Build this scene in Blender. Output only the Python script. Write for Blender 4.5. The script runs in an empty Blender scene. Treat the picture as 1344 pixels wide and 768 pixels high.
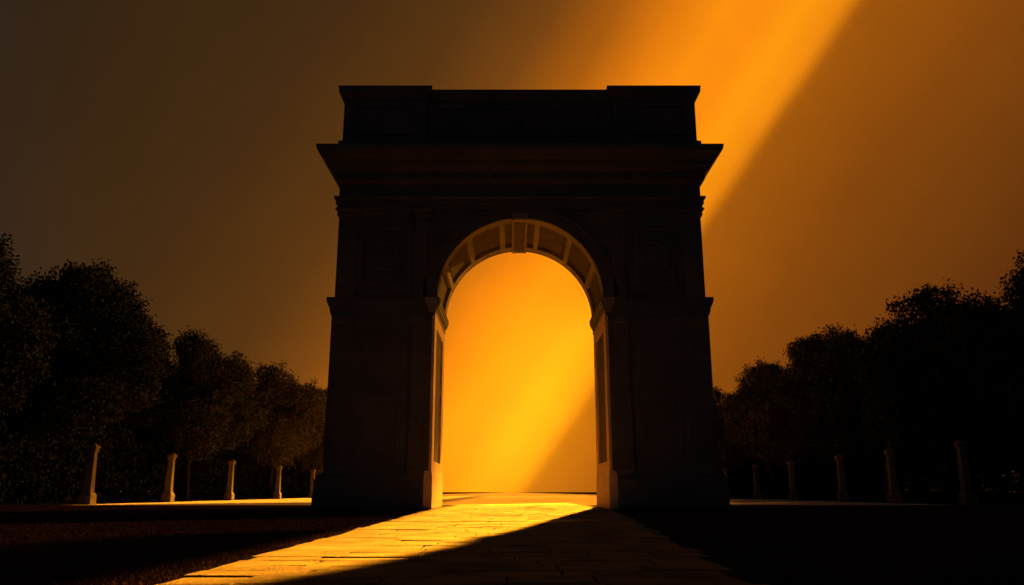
import bpy, math, random
import numpy as np
from mathutils import Vector, Matrix
C = bpy.context.scene.collection
random.seed(7)
PITCH = math.radians(14.19); F = 1036.0
def R(d): return math.radians(d)

# ---------------------------------------------------------------- view
sc = bpy.context.scene
sc.view_settings.view_transform = 'Standard'; sc.view_settings.look = 'None'
sc.view_settings.exposure = 0; sc.view_settings.gamma = 1
cam = bpy.data.cameras.new('camera'); co = bpy.data.objects.new('camera', cam); C.objects.link(co)
cam.lens = 36 * F / 1344; cam.sensor_width = 36; cam.clip_end = 6000; cam.clip_start = 0.05
CAMZ = 0.567
co.location = (0, 0, CAMZ); co.rotation_euler = (R(90) + PITCH, 0, 0)
sc.camera = co

def skydir(px, py):      # direction in the world of a point of the sky
    cx = (px - 672) / F; cy = (384 - py) / F
    f = Vector((0, math.cos(PITCH), math.sin(PITCH))); u = Vector((0, -math.sin(PITCH), math.cos(PITCH)))
    return (Vector((1, 0, 0)) * cx + u * cy + f).normalized()

# ---------------------------------------------------------------- materials
class NT:
    def __init__(s, tree): s.t = tree
    def n(s, kind, **kw):
        nd = s.t.nodes.new(kind)
        for k, v in kw.items():
            if k.startswith('i_'):
                key = k[2:]
                nd.inputs[int(key) if key.isdigit() else key].default_value = v
            else: setattr(nd, k, v)
        return nd
    def l(s, a, b): s.t.links.new(a, b)

def ramp(nt, fac, stops):
    r = nt.n('ShaderNodeValToRGB'); e = r.color_ramp.elements
    while len(e) > 1: e.remove(e[-1])
    e[0].position = stops[0][0]; e[0].color = (*stops[0][1], 1)
    for p, c in stops[1:]:
        x = e.new(p); x.color = (*c, 1)
    nt.l(fac, r.inputs[0]); return r.outputs[0]

def stone(name, c1, c2, scale=1.5, rough=0.8, bump=0.25, fine=18.0, course=None, spec=0.3):
    m = bpy.data.materials.new(name); m.use_nodes = True; nt = NT(m.node_tree)
    b = m.node_tree.nodes['Principled BSDF']
    tc = nt.n('ShaderNodeTexCoord')
    n1 = nt.n('ShaderNodeTexNoise', i_Scale=scale, i_Detail=8.0, i_Roughness=0.65)
    nt.l(tc.outputs['Object'], n1.inputs['Vector'])
    col = ramp(nt, n1.outputs[0], [(0.3, c1), (0.7, c2)])
    n2 = nt.n('ShaderNodeTexNoise', i_Scale=fine, i_Detail=6.0, i_Roughness=0.7)
    nt.l(tc.outputs['Object'], n2.inputs['Vector'])
    mx = nt.n('ShaderNodeMath', operation='MULTIPLY_ADD'); nt.l(n1.outputs[0], mx.inputs[0]); mx.inputs[1].default_value = 1.2
    nt.l(n2.outputs[0], mx.inputs[2])
    h = mx.outputs[0]
    if course:
        mp = nt.n('ShaderNodeMapping'); mp.inputs['Rotation'].default_value = (R(90), 0, 0)
        nt.l(tc.outputs['Object'], mp.inputs['Vector'])
        br = nt.n('ShaderNodeTexBrick', i_Scale=1.0)
        br.inputs['Mortar Size'].default_value = 0.008; br.inputs['Brick Width'].default_value = course[0]
        br.inputs['Row Height'].default_value = course[1]
        br.inputs['Color1'].default_value = (1, 1, 1, 1); br.inputs['Color2'].default_value = (.88, .88, .88, 1); br.inputs['Mortar'].default_value = (.55, .55, .55, 1)
        nt.l(mp.outputs[0], br.inputs['Vector'])
        mm = nt.n('ShaderNodeMix', data_type='RGBA', blend_type='MULTIPLY'); mm.inputs[0].default_value = 0.6
        nt.l(col, mm.inputs[6]); nt.l(br.outputs[0], mm.inputs[7]); col = mm.outputs[2]
    nt.l(col, b.inputs['Base Color'])
    bp = nt.n('ShaderNodeBump', i_Strength=bump, i_Distance=0.05); nt.l(h, bp.inputs['Height'])
    nt.l(bp.outputs[0], b.inputs['Normal'])
    b.inputs['Roughness'].default_value = rough
    b.inputs['Specular IOR Level'].default_value = spec
    return m

M = {}
M['stone'] = stone('weathered_stone', (.055, .06, .078), (.095, .1, .125), 0.8, .95, .3, 14, course=(1.7, .62), spec=.05)
M['trim'] = stone('pale_trim_stone', (.42, .31, .2), (.58, .44, .29), 1.2, .85, .3, 20, spec=.1)
M['soffit'] = stone('soffit_stone', (.17, .148, .13), (.27, .238, .212), 1.2, .85, .3, 20, spec=.1)
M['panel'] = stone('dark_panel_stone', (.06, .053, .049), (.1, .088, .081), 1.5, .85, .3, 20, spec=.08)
M['post'] = stone('post_stone', (.08, .062, .047), (.14, .112, .085), 2.0, .85, .35, 24, spec=.05)
M['slab'] = stone('paving_stone', (.045, .034, .021), (.185, .138, .082), 1.3, .95, .8, 26, spec=.02)
M['gravel'] = stone('pale_gravel', (.3, .25, .18), (.38, .315, .22), .4, 1, .12, 30, spec=0)
M['soil'] = stone('dark_turf_soil', (.008, .005, .004), (.022, .014, .009), .9, .95, .8, 12, spec=.0)
M['bark'] = stone('bark', (.008, .007, .006), (.02, .016, .012), 3, .9, .6, 20, spec=.0)
def leafmat(name, c1, c2):
    m = bpy.data.materials.new(name); m.use_nodes = True; nt = NT(m.node_tree)
    b = m.node_tree.nodes['Principled BSDF']
    tc = nt.n('ShaderNodeTexCoord'); n1 = nt.n('ShaderNodeTexNoise', i_Scale=.7, i_Detail=5.0)
    nt.l(tc.outputs['Object'], n1.inputs['Vector'])
    nt.l(ramp(nt, n1.outputs[0], [(.35, c1), (.65, c2)]), b.inputs['Base Color'])
    b.inputs['Roughness'].default_value = 1; b.inputs['Specular IOR Level'].default_value = .0
    return m
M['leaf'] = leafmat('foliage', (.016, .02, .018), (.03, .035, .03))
M['leaf_mid'] = leafmat('hazed_foliage_mid', (.03, .032, .028), (.05, .051, .043))  # paler leaves: some distance haze put into the colour
M['leaf_far'] = leafmat('hazed_foliage_far', (.062, .055, .044), (.09, .08, .062))  # lighter, browner leaves: far haze painted into the colour
M['leaf_hedge'] = leafmat('hedge_foliage', (.008, .01, .008), (.018, .02, .014))
M['grass'] = leafmat('grass_blades', (.03, .014, .008), (.065, .031, .016))

# ---------------------------------------------------------------- mesh helpers
class MB:
    def __init__(s): s.v = []; s.f = []
    def box(s, x0, x1, y0, y1, z0, z1):
        i = len(s.v)
        s.v += [(x0,y0,z0),(x1,y0,z0),(x1,y1,z0),(x0,y1,z0),(x0,y0,z1),(x1,y0,z1),(x1,y1,z1),(x0,y1,z1)]
        s.f += [tuple(i+k for k in q) for q in ((3,2,1,0),(4,5,6,7),(0,1,5,4),(1,2,6,5),(2,3,7,6),(3,0,4,7))]
        return s
    def loft(s, prof, cx=0, cy=0):            # prof: (z, half x, half y)
        i0 = len(s.v)
        for z, hx, hy in prof:
            s.v += [(cx-hx,cy-hy,z),(cx+hx,cy-hy,z),(cx+hx,cy+hy,z),(cx-hx,cy+hy,z)]
        s.f.append((i0+3,i0+2,i0+1,i0))
        for k in range(len(prof)-1):
            a = i0+4*k
            for j in range(4):
                s.f.append((a+j, a+(j+1)%4, a+4+(j+1)%4, a+4+j))
        e = i0+4*(len(prof)-1); s.f.append((e,e+1,e+2,e+3))
        return s
    def arc(s, cx, cz, r0, r1, a0, a1, y0, y1, n=24):      # curved block, angles in degrees from +x
        i0 = len(s.v)
        for k in range(n+1):
            a = R(a0 + (a1-a0)*k/n); c, q = math.cos(a), math.sin(a)
            s.v += [(cx+r0*c,y0,cz+r0*q),(cx+r1*c,y0,cz+r1*q),(cx+r1*c,y1,cz+r1*q),(cx+r0*c,y1,cz+r0*q)]
        for k in range(n):
            a = i0+4*k
            for j in range(4): s.f.append((a+j, a+(j+1)%4, a+4+(j+1)%4, a+4+j))
        s.f.append((i0,i0+3,i0+2,i0+1)); e = i0+4*n; s.f.append((e,e+1,e+2,e+3))
        return s
    def tube(s, pts, n=9):                    # pts: (x,y,z,r)
        i0 = len(s.v)
        for k,(x,y,z,r) in enumerate(pts):
            p = Vector((x,y,z)); q = Vector(pts[min(k+1,len(pts)-1)][:3]); o = Vector(pts[max(k-1,0)][:3])
            d = (q-o).normalized(); a = d.orthogonal().normalized(); b = d.cross(a)
            if k == 0: a0 = a
            a = (a0 - d*a0.dot(d)).normalized(); b = d.cross(a); a0 = a
            for j in range(n):
                t = 2*math.pi*j/n; w = p + (a*math.cos(t)+b*math.sin(t))*r; s.v.append(tuple(w))
        for k in range(len(pts)-1):
            for j in range(n):
                s.f.append((i0+k*n+j, i0+k*n+(j+1)%n, i0+(k+1)*n+(j+1)%n, i0+(k+1)*n+j))
        return s
    def build(s, name, mat, parent=None, bevel=0, kind=None, smooth=False):
        me = bpy.data.meshes.new(name); me.from_pydata(s.v, [], s.f); me.update()
        import bmesh
        bm = bmesh.new(); bm.from_mesh(me); bmesh.ops.recalc_face_normals(bm, faces=bm.faces); bm.to_mesh(me); bm.free()
        if smooth:
            for p in me.polygons: p.use_smooth = True
        me.materials.append(mat)
        o = bpy.data.objects.new(name, me); C.objects.link(o); o.parent = parent
        if bevel:
            b = o.modifiers.new('bevel', 'BEVEL'); b.width = bevel; b.segments = 2; b.limit_method = 'ANGLE'
        if kind: o['kind'] = kind
        return o
def thing(name, label, cat, loc, group=None):
    o = bpy.data.objects.new(name, None); C.objects.link(o); o.location = loc
    o['label'] = label; o['category'] = cat
    if group: o['group'] = group
    return o
def dup(root, loc, rz, sc_, label):
    r = root.copy(); C.objects.link(r); r.location = loc; r.rotation_euler = (0,0,rz); r.scale = sc_; r['label'] = label
    for ch in list(root.children):
        c = ch.copy(); C.objects.link(c); c.parent = r
        for g in ch.children:
            d = g.copy(); C.objects.link(d); d.parent = c
    return r

# ---------------------------------------------------------------- setting
def rough_sheet(name, x0, x1, y0, y1, z, mat):
    m = MB(); m.v = [(x0,y0,z),(x1,y0,z),(x1,y1,z),(x0,y1,z)]; m.f = [(0,1,2,3)]
    return m.build(name, mat, kind='structure')
rough_sheet('ground', -2500, 2500, -500, 4500, -0.03, M['soil'])
rough_sheet('gravel_avenue', -20.75, 20.75, 37.4, 2400, -0.012, M['gravel'])

# stone paving leading through the arch: one mesh of uneven slabs
pv = MB(); y = -1.0; YE = 37.2
def edge(y): return -2.28 - .024*(y-5.5)
def redge(y): return min(3.5, 1.6 + .082*(y-5.5))
while y < YE:
    dy = random.uniform(.36, .58); x = edge(y) + random.uniform(-.04, .04); xe = redge(y) + random.uniform(-.1, .1)
    if y + dy > YE: dy = YE + .15 - y
    while x < xe:
        dx = random.uniform(.45, 1.0)
        if x + dx > xe - .3: dx = xe - x
        g = random.uniform(.002, .008); h = random.uniform(-.006, .006)
        j = lambda: random.uniform(-.01, .01)
        xs = (x+g, x+dx-g); ys = (y+g, y+dy-g)
        i = len(pv.v); tl = [random.uniform(-.004, .004) for _ in range(4)]
        cs = [(xs[0]+j(), ys[0]+j()*.4), (xs[1]+j(), ys[0]+j()*.4), (xs[1]+j(), ys[1]+j()*.4), (xs[0]+j(), ys[1]+j()*.4)]
        mx_, my_ = x+dx/2, y+dy/2
        for (a, b) in cs: pv.v.append((a, b, -.028))
        for q, (a, b) in enumerate(cs): pv.v.append((a, b, h+tl[q]-.006))
        for q, (a, b) in enumerate(cs): pv.v.append((a+(.012 if a < mx_ else -.012), b+(.012 if b < my_ else -.012), h+tl[q]))
        for a in (0, 4):
            for k in range(4): pv.f.append((i+a+k, i+a+(k+1)%4, i+a+4+(k+1)%4, i+a+4+k))
        pv.f.append((i+8, i+9, i+10, i+11))
        x += dx
        if x > xe - .1: break
    y += dy
pv.build('pavement', M['slab'], kind='structure')

# ---------------------------------------------------------------- triumphal arch
AX, AY = 0.3, 30.65
arch = thing('triumphal_arch', 'huge dark stone triumphal arch with one round opening glowing orange', 'arch', (AX, AY, 0))
HY = 2.15
ST, TR, PN, SF = M['stone'], M['trim'], M['panel'], M['soffit']
ZS, RA = 7.6, 3.1
for s in (-1, 1):
    cx = s*5.1
    pier = MB().loft([(0,1.87,HY),(6.9,1.87,HY)], cx, 0).build('pier', ST, arch, .02)
    MB().loft([(0,1.92,HY+.12),(.42,1.92,HY+.12),(.5,1.89,HY+.1),(.98,1.89,HY+.1),(1.06,1.85,HY+.08),(1.16,1.8,HY+.06)], s*5.36, 0).build('plinth', ST, arch, .015)
    MB().loft([(6.9,1.9,HY+.012),(7.02,1.95,HY+.014),(7.2,1.98,HY+.016),(7.3,2.04,HY+.02),(7.48,2.1,HY+.024),(7.6,2.1,HY+.024)], s*5.09, 0).build('impost', ST, arch, .01)
    MB().loft([(7.02,.13,HY+.03),(7.08,.155,HY+.035),(7.085,.13,HY+.03),(7.2,.14,HY+.03),(7.3,.2,HY+.045),(7.305,.225,HY+.05),(7.4,.225,HY+.05),(7.405,.26,HY+.06),(7.595,.27,HY+.06)], s*3.26, 0).build('impost_moulding', SF, arch)
    # inner jamb: pale frame around a dark sunk panel, pale base block
    xi = s*3.25; xo = s*3.14
    a, b = sorted((xi, xo))
    fr = MB()
    fr.box(a,b,-HY+.003,-HY+.7,1.3,7.015); fr.box(a,b,HY-.8,HY-.003,1.3,7.015)
    fr.box(a,b,-HY+.7,HY-.8,1.3,1.65); fr.box(a,b,-HY+.7,HY-.8,6.55,7.015)
    fr.build('jamb_frame', TR, arch, .01)
    xp = s*3.215; a2, b2 = sorted((xi, xp))
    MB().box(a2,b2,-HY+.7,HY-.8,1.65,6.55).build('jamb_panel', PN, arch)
    MB().loft([(0,.155,HY+.015),(1.1,.155,HY+.015),(1.18,.14,HY+.01),(1.3,.122,HY+.006)], s*3.26, 0).build('jamb_base', TR, arch, .012)
    # pilasters front and back
    for fy in (-1, 1):
        for (x0, x1) in ((3.45, 4.0), (6.15, 6.91)):
            xa, xb = sorted((s*x0, s*x1)); c_ = (xa+xb)/2; hw = (xb-xa)/2
            p = MB().loft([(1.15,hw+.03,.14),(1.35,hw+.03,.14),(1.42,hw,.1),(6.6,hw-.02,.08),(6.66,hw+.02,.1),(6.9,hw+.02,.1)], c_, fy*HY).build('pilaster', ST, arch, .01)
            y0, y1 = sorted((fy*(HY-.05), fy*(HY+.08)))
            up = MB().box(xa+.03, xb-.03, y0, y1, 7.6, 10.72).build('upper_pilaster', ST, arch, .01)
            MB().loft([(10.72,hw,.1),(10.8,hw+.04,.14),(10.9,hw+.02,.12),(11.0,hw+.1,.2),(11.06,hw+.1,.2)], c_, fy*HY).build('capital', ST, up)
        # framed sunk panels between the pilasters
        for (z0, z1) in ((1.7, 3.9), (4.25, 6.3), (8.0, 10.35)):
            y0, y1 = sorted((fy*(HY-.05), fy*(HY+.04)))
            f = MB(); xa, xb = sorted((s*4.3, s*5.82))
            f.box(xa,xb,y0,y1,z0,z0+.14); f.box(xa,xb,y0,y1,z1-.14,z1)
            f.box(xa,xa+.14,y0,y1,z0+.14,z1-.14); f.box(xb-.14,xb,y0,y1,z0+.14,z1-.14)
            if z0 > 7:      # round medallion of the upper panel
                i0 = len(f.v); n = 28
                cz, cxm = (z0+z1)/2, (xa+xb)/2
                for rr, yy in ((.62, HY-.02), (.62, HY+.1), (.5, HY+.1), (.46, HY+.04), (.2, HY+.09), (.001, HY+.12)):
                    for k in range(n):
                        t = 2*math.pi*k/n; f.v.append((cxm+rr*math.cos(t), fy*yy, cz+rr*math.sin(t)))
                for q in range(5):
                    for k in range(n): f.f.append((i0+q*n+k, i0+q*n+(k+1)%n, i0+(q+1)*n+(k+1)%n, i0+(q+1)*n+k))
            f.build('relief_panel', ST, arch, .008)

# upper wall with the round hole
w = MB(); hw, zt, rh, yh = 6.9, 11.06, 3.32, HY-.05; n = 40
arcp = [(rh*math.cos(math.pi*k/n), ZS+rh*math.sin(math.pi*k/n)) for k in range(n+1)]
for sy in (-1, 1):
    i = len(w.v)
    for (x, z) in arcp: w.v.append((x, sy*yh, z))
    for (x, z) in arcp: w.v.append((x, sy*yh, zt))
    for k in range(n): w.f.append((i+k, i+k+1, i+n+2+k, i+n+1+k))
    for s in (-1, 1):
        j = len(w.v); w.v += [(s*rh,sy*yh,ZS),(s*hw,sy*yh,ZS),(s*hw,sy*yh,zt),(s*rh,sy*yh,zt)]; w.f.append((j,j+1,j+2,j+3))
j = len(w.v)
for (x, z) in arcp: w.v += [(x,-yh,z),(x,yh,z)]
for k in range(n): w.f.append((j+2*k, j+2*k+1, j+2*k+3, j+2*k+2))
for s in (-1, 1):
    j = len(w.v); w.v += [(s*hw,-yh,ZS),(s*hw,yh,ZS),(s*hw,yh,zt),(s*hw,-yh,zt)]; w.f.append((j,j+1,j+2,j+3))
w.build('wall', ST, arch)
# archivolts, soffit bands, ribs, coffers, keystone
for sy in (-1, 1):
    y0, y1 = sorted((sy*(yh-.02), sy*(yh+.08)))
    m = MB().arc(0,ZS,RA,3.5,0,180,y0,y1,48); y0, y1 = sorted((sy*(yh-.02), sy*(yh+.13))); m.arc(0,ZS,3.5,3.62,0,180,y0,y1,48)
    m.build('archivolt', ST, arch)
    y0, y1 = sorted((sy*(yh-.025), sy*(yh-.55)))
    MB().arc(0,ZS,RA,3.31,0,180,y0,y1,48).build('soffit_band', SF, arch)
NC = 7; seg = 180/NC
for k in range(NC+1):
    a = k*seg; a0, a1 = max(0,a-1.9), min(180,a+1.9)
    MB().arc(0,ZS,RA+.004,3.308,a0,a1,-yh+.555,yh-.555,6).build('soffit_rib', SF, arch)
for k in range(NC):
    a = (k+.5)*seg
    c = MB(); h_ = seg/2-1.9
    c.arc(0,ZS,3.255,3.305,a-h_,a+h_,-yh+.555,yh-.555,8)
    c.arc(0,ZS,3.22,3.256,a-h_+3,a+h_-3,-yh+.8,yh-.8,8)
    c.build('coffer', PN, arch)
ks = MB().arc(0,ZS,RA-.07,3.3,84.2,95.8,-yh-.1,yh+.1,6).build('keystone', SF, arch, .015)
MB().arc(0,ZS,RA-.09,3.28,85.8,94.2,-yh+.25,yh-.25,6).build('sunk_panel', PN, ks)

# entablature, cornice, attic
MB().loft([(11.06,6.98,2.21),(11.24,6.98,2.21),(11.245,7.03,2.26),(11.42,7.03,2.26),(11.46,7.1,2.33),(11.54,7.1,2.33),(11.545,6.93,2.2),(12.05,6.93,2.2)]).build('entablature', ST, arch)
cn = MB().loft([(12.05,7.0,2.28),(12.16,7.06,2.34),(12.2,7.1,2.38),(12.44,7.1,2.38),(12.5,7.2,2.5),(12.62,7.28,2.58),(12.66,7.34,2.64),(12.86,7.4,2.7),(12.92,7.52,2.84),(13.12,7.66,3.0),(13.2,7.7,3.04),(13.36,7.72,3.06),(13.42,7.6,2.9)])
x = -7.0
while x < 6.95:
    for sy in (-1, 1):
        y0, y1 = sorted((sy*2.3, sy*2.46)); cn.box(x, x+.17, y0, y1, 12.24, 12.43)
    x += .29
cn.build('cornice', ST, arch, .008)
at = MB().loft([(13.42,6.95,2.35),(13.7,6.95,2.35),(13.78,6.8,2.2),(15.55,6.8,2.2)]).build('attic', ST, arch, .01)
MB().loft([(15.55,6.86,2.26),(15.62,6.92,2.32),(15.74,6.98,2.38),(15.82,7.02,2.42),(15.97,7.02,2.42)]).build('attic_cap', ST, at, .008)
for s in (-1, 1):
    MB().loft([(13.43,1.75,2.5),(13.74,1.75,2.5),(13.82,1.62,2.36),(15.54,1.62,2.36)], s*5.27, 0).build('attic_block', ST, at, .01)
    MB().loft([(15.54,1.66,2.4),(15.66,1.72,2.46),(15.8,1.82,2.56),(16.06,1.84,2.58)], s*5.27, 0).build('attic_block_cap', ST, at, .008)
def frame(x0,x1,y,z0,z1,t,nm,par):
    f = MB(); f.box(x0,x1,y-.05,y+.06,z0,z0+t); f.box(x0,x1,y-.05,y+.06,z1-t,z1); f.box(x0,x0+t,y-.05,y+.06,z0+t,z1-t); f.box(x1-t,x1,y-.05,y+.06,z0+t,z1-t)
    return f.build(nm, ST, par, .006)
for s in (-1,1): frame(s*5.27-1.15,s*5.27+1.15,-2.38,14.05,15.35,.1,'attic_panel',at)
frame(-3.2,-.1,-2.22,14.05,15.3,.1,'attic_panel',at); frame(.1,3.2,-2.22,14.05,15.3,.1,'attic_panel',at)

# ---------------------------------------------------------------- posts beside the avenue
def make_post(label, loc):
    t = thing('stone_post', label, 'post', loc, 'stone posts lining the avenue')
    MB().loft([(-.03,.29,.29),(.42,.29,.29),(.47,.25,.25),(.56,.22,.22)]).build('base', M['post'], t, .015)
    MB().loft([(.56,.19,.19),(2.44,.15,.15)]).build('shaft', M['post'], t, .02)
    MB().loft([(2.44,.17,.17),(2.5,.19,.19),(2.58,.19,.19),(2.64,.225,.225),(2.71,.225,.225),(2.84,.07,.07)]).build('cap', M['post'], t, .01)
    return t
lx = [117, 222, 302, 365, 410]; rx = [1268, 1172, 1105, 1040, 993, 953]
post0 = None
for i, px in enumerate(lx):
    D = 39*555/(672-px); lab = ['orange-lit stone post nearest the camera on the left, tallest of that row',
        'orange-lit stone post second from the left end of the row', 'stone post third from the left, midway between the left edge and the arch',
        'stone post second from the arch on its left side', 'small far stone post closest to the arch on its left side'][i]
    loc = (-20.3, D, 0)
    if post0 is None: post0 = make_post(lab, loc)
    else: dup(post0, loc, 0, (1,1,1), lab)
for i, px in enumerate(rx):
    D = 39*555/(px-672); lab = ['dim stone post farthest right, largest of the right row', 'dim stone post second from the right end of the row',
        'dim stone post third from the right edge of the picture', 'dim stone post fourth from the right edge, under the middle right trees',
        'dim far stone post second from the arch on its right side', 'tiny dim stone post closest to the arch on its right side'][i]
    dup(post0, (20.3, D, 0), 0, (1,1,1), lab)

# ---------------------------------------------------------------- trees
def leaf_mesh(name, P, size, rng, mat):
    n = len(P)
    a = rng.normal(size=(n,3)); a /= np.linalg.norm(a,axis=1,keepdims=True)
    b = rng.normal(size=(n,3)); b -= a*(a*b).sum(1,keepdims=True); b /= np.linalg.norm(b,axis=1,keepdims=True)
    s = size*rng.uniform(.6,1.35,size=(n,1))
    V = np.stack([P-a*s, P+b*s*.5-a*s*.1, P+a*s, P-b*s*.5-a*s*.1], 1).reshape(-1,3)
    me = bpy.data.meshes.new(name); me.from_pydata(V.tolist(), [], np.arange(4*n).reshape(-1,4).tolist()); me.materials.append(mat)
    return me
def make_tree(seed, label, loc, group):
    rng = np.random.default_rng(seed); rd = random.Random(seed)
    t = thing('broadleaf_tree', label, 'tree', loc, group)
    tr = MB(); lean = rd.uniform(-.3,.3)
    tr.tube([(0,0,-.1,.42),(0,0,.5,.31),(lean*.4,.1,3,.25),(lean,.1,6,.18),(lean*1.3,0,9.5,.07)])
    tr.build('trunk', M['bark'], t, smooth=True)
    lobes = []
    H = 13.4
    nl = 30
    for k in range(nl):
        z = rd.uniform(4.0, H-1.7)
        env = 5.1*math.sin(math.pi*min(.95,max(.08,(z-1.9)/(H-1.3))))**.55
        ang = k*2.4+rd.uniform(-.4,.4); r = env*rd.uniform(.35,.82)
        rad = rd.uniform(1.2,2.0)*(1 if z < 10 else .85)
        lobes.append((r*math.cos(ang), r*math.sin(ang), z, rad))
    lobes += [(0,0,H-1.8,1.6),(rd.uniform(-1.4,1.4),rd.uniform(-1,1),H-1.3,1.1),(0,0,9,2.8),(0,0,6.8,2.8),(0,0,4.8,2.0)]
    for k in range(5):
        lb = lobes[k*5]
        tr2 = MB(); zz = max(2.4, lb[2]-2.2)
        tr2.tube([(0,0,zz,.13),(lb[0]*.5,lb[1]*.5,(zz+lb[2])/2+.2,.09),(lb[0]*.95,lb[1]*.95,lb[2],.03)],6); tr2.build('limb', M['bark'], t)
    P = []
    for (x,y,z,r) in lobes:
        n = int(1350*r*r/1.6)
        d = rng.normal(size=(n,3)); d /= np.linalg.norm(d,axis=1,keepdims=True)
        rr = r*rng.uniform(.45,1.0,size=(n,1))**.5*rng.uniform(.78,1.24,size=(n,1))
        P.append(np.array([[x,y,z]])+d*rr*np.array([[1.05,1.05,.85]]))
        for _ in range(9):                                 # sprigs that break the outline
            q = rng.normal(size=3); q /= np.linalg.norm(q); c = np.array([x,y,z])+q*r*1.05
            P.append(c+rng.normal(size=(60,3))*.24)
    P = np.concatenate(P)
    me = leaf_mesh('crown', P, .105, rng, M['leaf'])
    o = bpy.data.objects.new('crown', me); C.objects.link(o); o.parent = t
    return t
LG, RG = 'dark trees left of the arch', 'dark trees right of the arch'
protos = [None]*4
def tree(x, D, sc_, rz, v, label, group):
    if protos[v] is None:
        t = make_tree(11+v, label, (x,D,0), group); t.rotation_euler = (0,0,rz); t.scale = (sc_,)*3; protos[v] = t
    else:
        t = dup(protos[v], (x,D,-.02), rz, (sc_,)*3, label); t['group'] = group
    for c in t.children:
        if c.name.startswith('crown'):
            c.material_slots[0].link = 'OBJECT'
            c.material_slots[0].material = M['leaf_far'] if D > 72 else M['leaf_mid'] if D > 55 else M['leaf']  # farther crowns take the haze-tinted leaf colours
tree(-27.2, 37.5, .96, .3, 0, 'dark tree cut by the left edge of the picture', LG)
tree(-25.6, 46.5, 1.05, 1.2, 1, 'tallest broad dark tree behind the leftmost lit post', LG)
tree(-24.5, 61.0, .96, 2.2, 2, 'mid-height dark tree third from the left edge, behind the second and third posts', LG)
tree(-24.0, 80.0, 1.0, 4.2, 3, 'smaller hazy tree fourth from the left edge', LG)
tree(-24.0, 97.0, .97, .8, 0, 'smallest left tree, right against the side of the arch', LG)
tree(26.5, 38.5, .91, 2.9, 2, 'dark tree cut by the right edge of the picture', RG)
tree(25.0, 47.0, .96, 5.1, 3, 'tall dark tree second from the right edge', RG)
tree(24.5, 59.5, .94, .4, 0, 'dark tree third from the right edge, lower than its neighbour', RG)
tree(24.2, 74.5, .95, 3.7, 1, 'fourth dark tree from the right edge, over the middle right posts', RG)
tree(24.0, 92.0, .93, 1.9, 2, 'smallest right tree, right against the side of the arch', RG)
NG = 'added tall trees out of view that block the low sun'
for i, D in enumerate((33, 27, 21.5, 16, 10, 4)):  # unseen trees added to keep the low sun off the foreground
    tree(29.5, D, 1.1 if i == 0 else 1.25, i*1.3, i % 4, 'added tall tree out of view on the near right, shading the ground from the sun', NG)
BG = ['trees of the back row behind the left trees', 'trees of the back row behind the right trees']
k = 0
for s in (-1, 1):
    for D, sc_ in ((57,.84),(68,.76),(82,.8),(100,.78)):
        side = 'left' if s < 0 else 'right'
        tree(s*(35+k%3), D, sc_*(1 if s < 0 else .93), k*1.7, k%4, 'shadowed tree of the back row filling the gaps behind the %s trees' % side, BG[0 if s < 0 else 1]); k += 1

# hedges behind the posts
for s in (-1, 1):
    rng = np.random.default_rng(50+s); n = 110000
    yy = rng.uniform(18, 118, n); hh = 4.1+.35*np.sin(yy*.9+s)+.25*np.sin(yy*2.3)
    zz = rng.uniform(-.01,1,n).clip(0)**.85*hh; xx = s*(25.0+rng.uniform(0,1.6,n)+.18*np.sin(yy*1.7+zz))
    me = leaf_mesh('hedge', np.stack([xx,yy,zz],1), .14, rng, M['leaf_hedge'])
    o = bpy.data.objects.new('hedge', me); C.objects.link(o)
    o['label'] = 'long dark hedge under the trees behind the %s posts' % ('left' if s < 0 else 'right'); o['category'] = 'hedge'

# grass beside the paving
rng = np.random.default_rng(5); n = 100000
D = 4.6*np.exp(rng.uniform(0,1,n)*math.log(35/4.6)); side = rng.uniform(0,1,n)
X = np.where(side < .55, -2.31-.024*(D-5.5)-rng.uniform(0,1,n)**1.1*(D*.68-1.6).clip(.3), np.minimum(3.45, 1.6+.082*(D-5.5))+rng.uniform(0,1,n)*(D*.7-1.6).clip(.2))
hgt = rng.uniform(.012,.035,n); wd = .0022*(1+D*.05); th = rng.uniform(0,6.28,n); ln = rng.uniform(-.03,.03,(n,2))
base = np.stack([X,D,np.full(n,-.03)],1); wv = np.stack([np.cos(th)*wd,np.sin(th)*wd,np.zeros(n)],1)
tip = base+np.stack([ln[:,0],ln[:,1],hgt+.01],1)
V = np.stack([base-wv,base+wv,tip],1).reshape(-1,3)
me = bpy.data.meshes.new('grass'); me.from_pydata(V.tolist(), [], np.arange(3*n).reshape(-1,3).tolist()); me.materials.append(M['grass'])
o = bpy.data.objects.new('grass', me); C.objects.link(o); o['kind'] = 'stuff'; o['label'] = 'short dry grass growing beside the stone paving'; o['category'] = 'grass'

# ---------------------------------------------------------------- light
def aim(o, d):
    o.rotation_euler = Vector(d).to_track_quat('-Z', 'Y').to_euler()
def dvec(az, el):        # travel direction of light that comes from behind the arch, az degrees to the right
    return Vector((-math.sin(R(az))*math.cos(R(el)), -math.cos(R(az))*math.cos(R(el)), -math.sin(R(el))))
sun = bpy.data.lights.new('sun', 'SUN'); sun.energy = 3.6; sun.angle = R(.6); sun.color = (1, .36, .03)
so = bpy.data.objects.new('sun', sun); C.objects.link(so); aim(so, dvec(53, 19)); so.location = (30, 60, 40)
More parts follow.
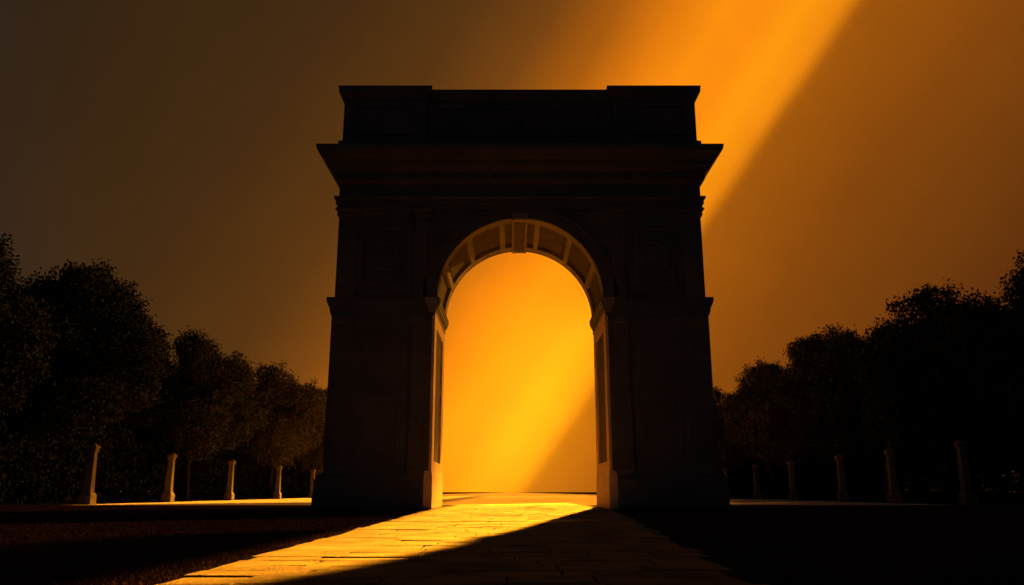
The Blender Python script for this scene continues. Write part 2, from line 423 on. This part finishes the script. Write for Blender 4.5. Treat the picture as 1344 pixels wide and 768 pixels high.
# area lamps added beside the sun: one through the opening, others for ground behind
def shaft_light(xL, xR, D0, D1, E, dist, spread, color):
    d = dvec(9.7, 18.3)
    u = Vector((0,1,0)) - d*d.dot(Vector((0,1,0))); u.normalize(); z = -d; v = z.cross(u)
    G = Vector(((xL+xR)/2, (D0+D1)/2, 0))
    lu = (D1-D0)*abs(u.y); lv = (xR-xL)*abs(v.x)
    al = bpy.data.lights.new('added_shaft', 'AREA'); al.shape = 'RECTANGLE'; al.size = lu; al.size_y = lv
    al.energy = E*lu*lv; al.spread = R(spread); al.color = color
    ao = bpy.data.objects.new('added_shaft', al); C.objects.link(ao)
    m3 = Matrix((u, v, z)).transposed(); ao.matrix_world = Matrix.Translation(G - d*dist) @ m3.to_4x4()
shaft_light(-2.55, 3.1, 8.0, 42.0, 88, 42, 1, (1, .37, .015))
shaft_light(-4.0, 12.0, 36.0, 130.0, 30, 120, 1.0, (1, .36, .012))
shaft_light(-20.6, -5.5, 47.0, 110.0, 42, 90, 1.0, (1, .38, .02))
shaft_light(-20.4, 16.0, 110.0, 2200.0, 30, 1120, 1.0, (1, .36, .012))

# ---------------------------------------------------------------- sky
W = bpy.data.worlds.new('World'); sc.world = W; W.use_nodes = True
nt = NT(W.node_tree); bg = W.node_tree.nodes['Background']
tc = nt.n('ShaderNodeTexCoord')
def dot(vec):
    q = nt.n('ShaderNodeVectorMath', operation='DOT_PRODUCT'); nt.l(tc.outputs['Generated'], q.inputs[0]); q.inputs[1].default_value = vec; return q.outputs['Value']
def math_(op, a, b=None, c=None):
    q = nt.n('ShaderNodeMath', operation=op)
    for i, x in enumerate((a, b, c)):
        if x is None: continue
        if isinstance(x, (int, float)): q.inputs[i].default_value = x
        else: nt.l(x, q.inputs[i])
    return q.outputs[0]
A, B = skydir(1124, 0), skydir(674, 660)
nrm = A.cross(B).normalized()
if nrm.dot(skydir(300, 300)) < 0: nrm = -nrm
ns = nt.n('ShaderNodeTexNoise', i_Scale=5.0, i_Detail=4.0); nt.l(tc.outputs['Generated'], ns.inputs['Vector'])
s0 = dot(nrm)
wob = math_('MULTIPLY_ADD', ns.outputs[0], .01, -.005)
s_ = math_('ADD', s0, wob)
t_ = math_('MULTIPLY_ADD', s_, 1/1.8, .5)
f = lambda s: (s+.9)/1.8
shaft = ramp(nt, t_, [(f(-.7),(.032,.010,.003)),(f(-.3),(.115,.031,.004)),(f(-.12),(.23,.06,.004)),(f(-.009),(.36,.094,.004)),(f(.01),(.9,.26,.005)),(f(.045),(1.0,.32,.005)),
    (f(.08),(.97,.265,.005)),(f(.12),(1.0,.28,.005)),(f(.17),(.76,.195,.005)),(f(.225),(.4,.105,.005)),(f(.29),(.18,.055,.006)),(f(.37),(.092,.034,.006)),(f(.5),(.055,.023,.006)),(f(.75),(.03,.0158,.006))])
front = nt.n('ShaderNodeMapRange', interpolation_type='SMOOTHSTEP'); nt.l(dot(skydir(800,200)), front.inputs[0])
front.inputs[1].default_value = .55; front.inputs[2].default_value = .85
mixf = nt.n('ShaderNodeMix', data_type='RGBA'); nt.l(front.outputs[0], mixf.inputs[0]); mixf.inputs[6].default_value = (.021,.0225,.028,1); nt.l(shaft, mixf.inputs[7])
col = mixf.outputs[2]
side = nt.n('ShaderNodeMapRange', interpolation_type='SMOOTHSTEP'); nt.l(s_, side.inputs[0])
side.inputs[1].default_value = -.012; side.inputs[2].default_value = .015; side.inputs[3].default_value = .72; side.inputs[4].default_value = 1.0
def glow(px, py, sig, c, col):
    e = math_('MULTIPLY', math_('SUBTRACT', dot(skydir(px,py)), 1.0), 2/sig**2)
    g = math_('MULTIPLY', math_('EXPONENT', e), side.outputs[0])
    mm = nt.n('ShaderNodeMix', data_type='RGBA', blend_type='ADD'); nt.l(g, mm.inputs[0]); nt.l(col, mm.inputs[6]); mm.inputs[7].default_value = (*c,1)
    return mm.outputs[2]
col = glow(690, 430, .125, (.2,.055,.0), col)
col = glow(690, 590, .13, (.4,.11,.001), col)
col = glow(750, 440, .05, (.06,.08,.002), col)
col = glow(712, 510, .05, (.06,.09,.002), col)
col = glow(668, 585, .055, (.06,.1,.003), col)
col = glow(720, 480, .3, (.05,.014,.0), col)
n2 = nt.n('ShaderNodeTexNoise', i_Scale=7.0, i_Detail=6.0, i_Roughness=.6); nt.l(tc.outputs['Generated'], n2.inputs['Vector'])
k2 = math_('MULTIPLY_ADD', n2.outputs[0], .3, .85)
mul = nt.n('ShaderNodeVectorMath', operation='SCALE'); nt.l(col, mul.inputs[0]); nt.l(k2, mul.inputs['Scale'])
nt.l(mul.outputs[0], bg.inputs['Color']); bg.inputs['Strength'].default_value = 1.0
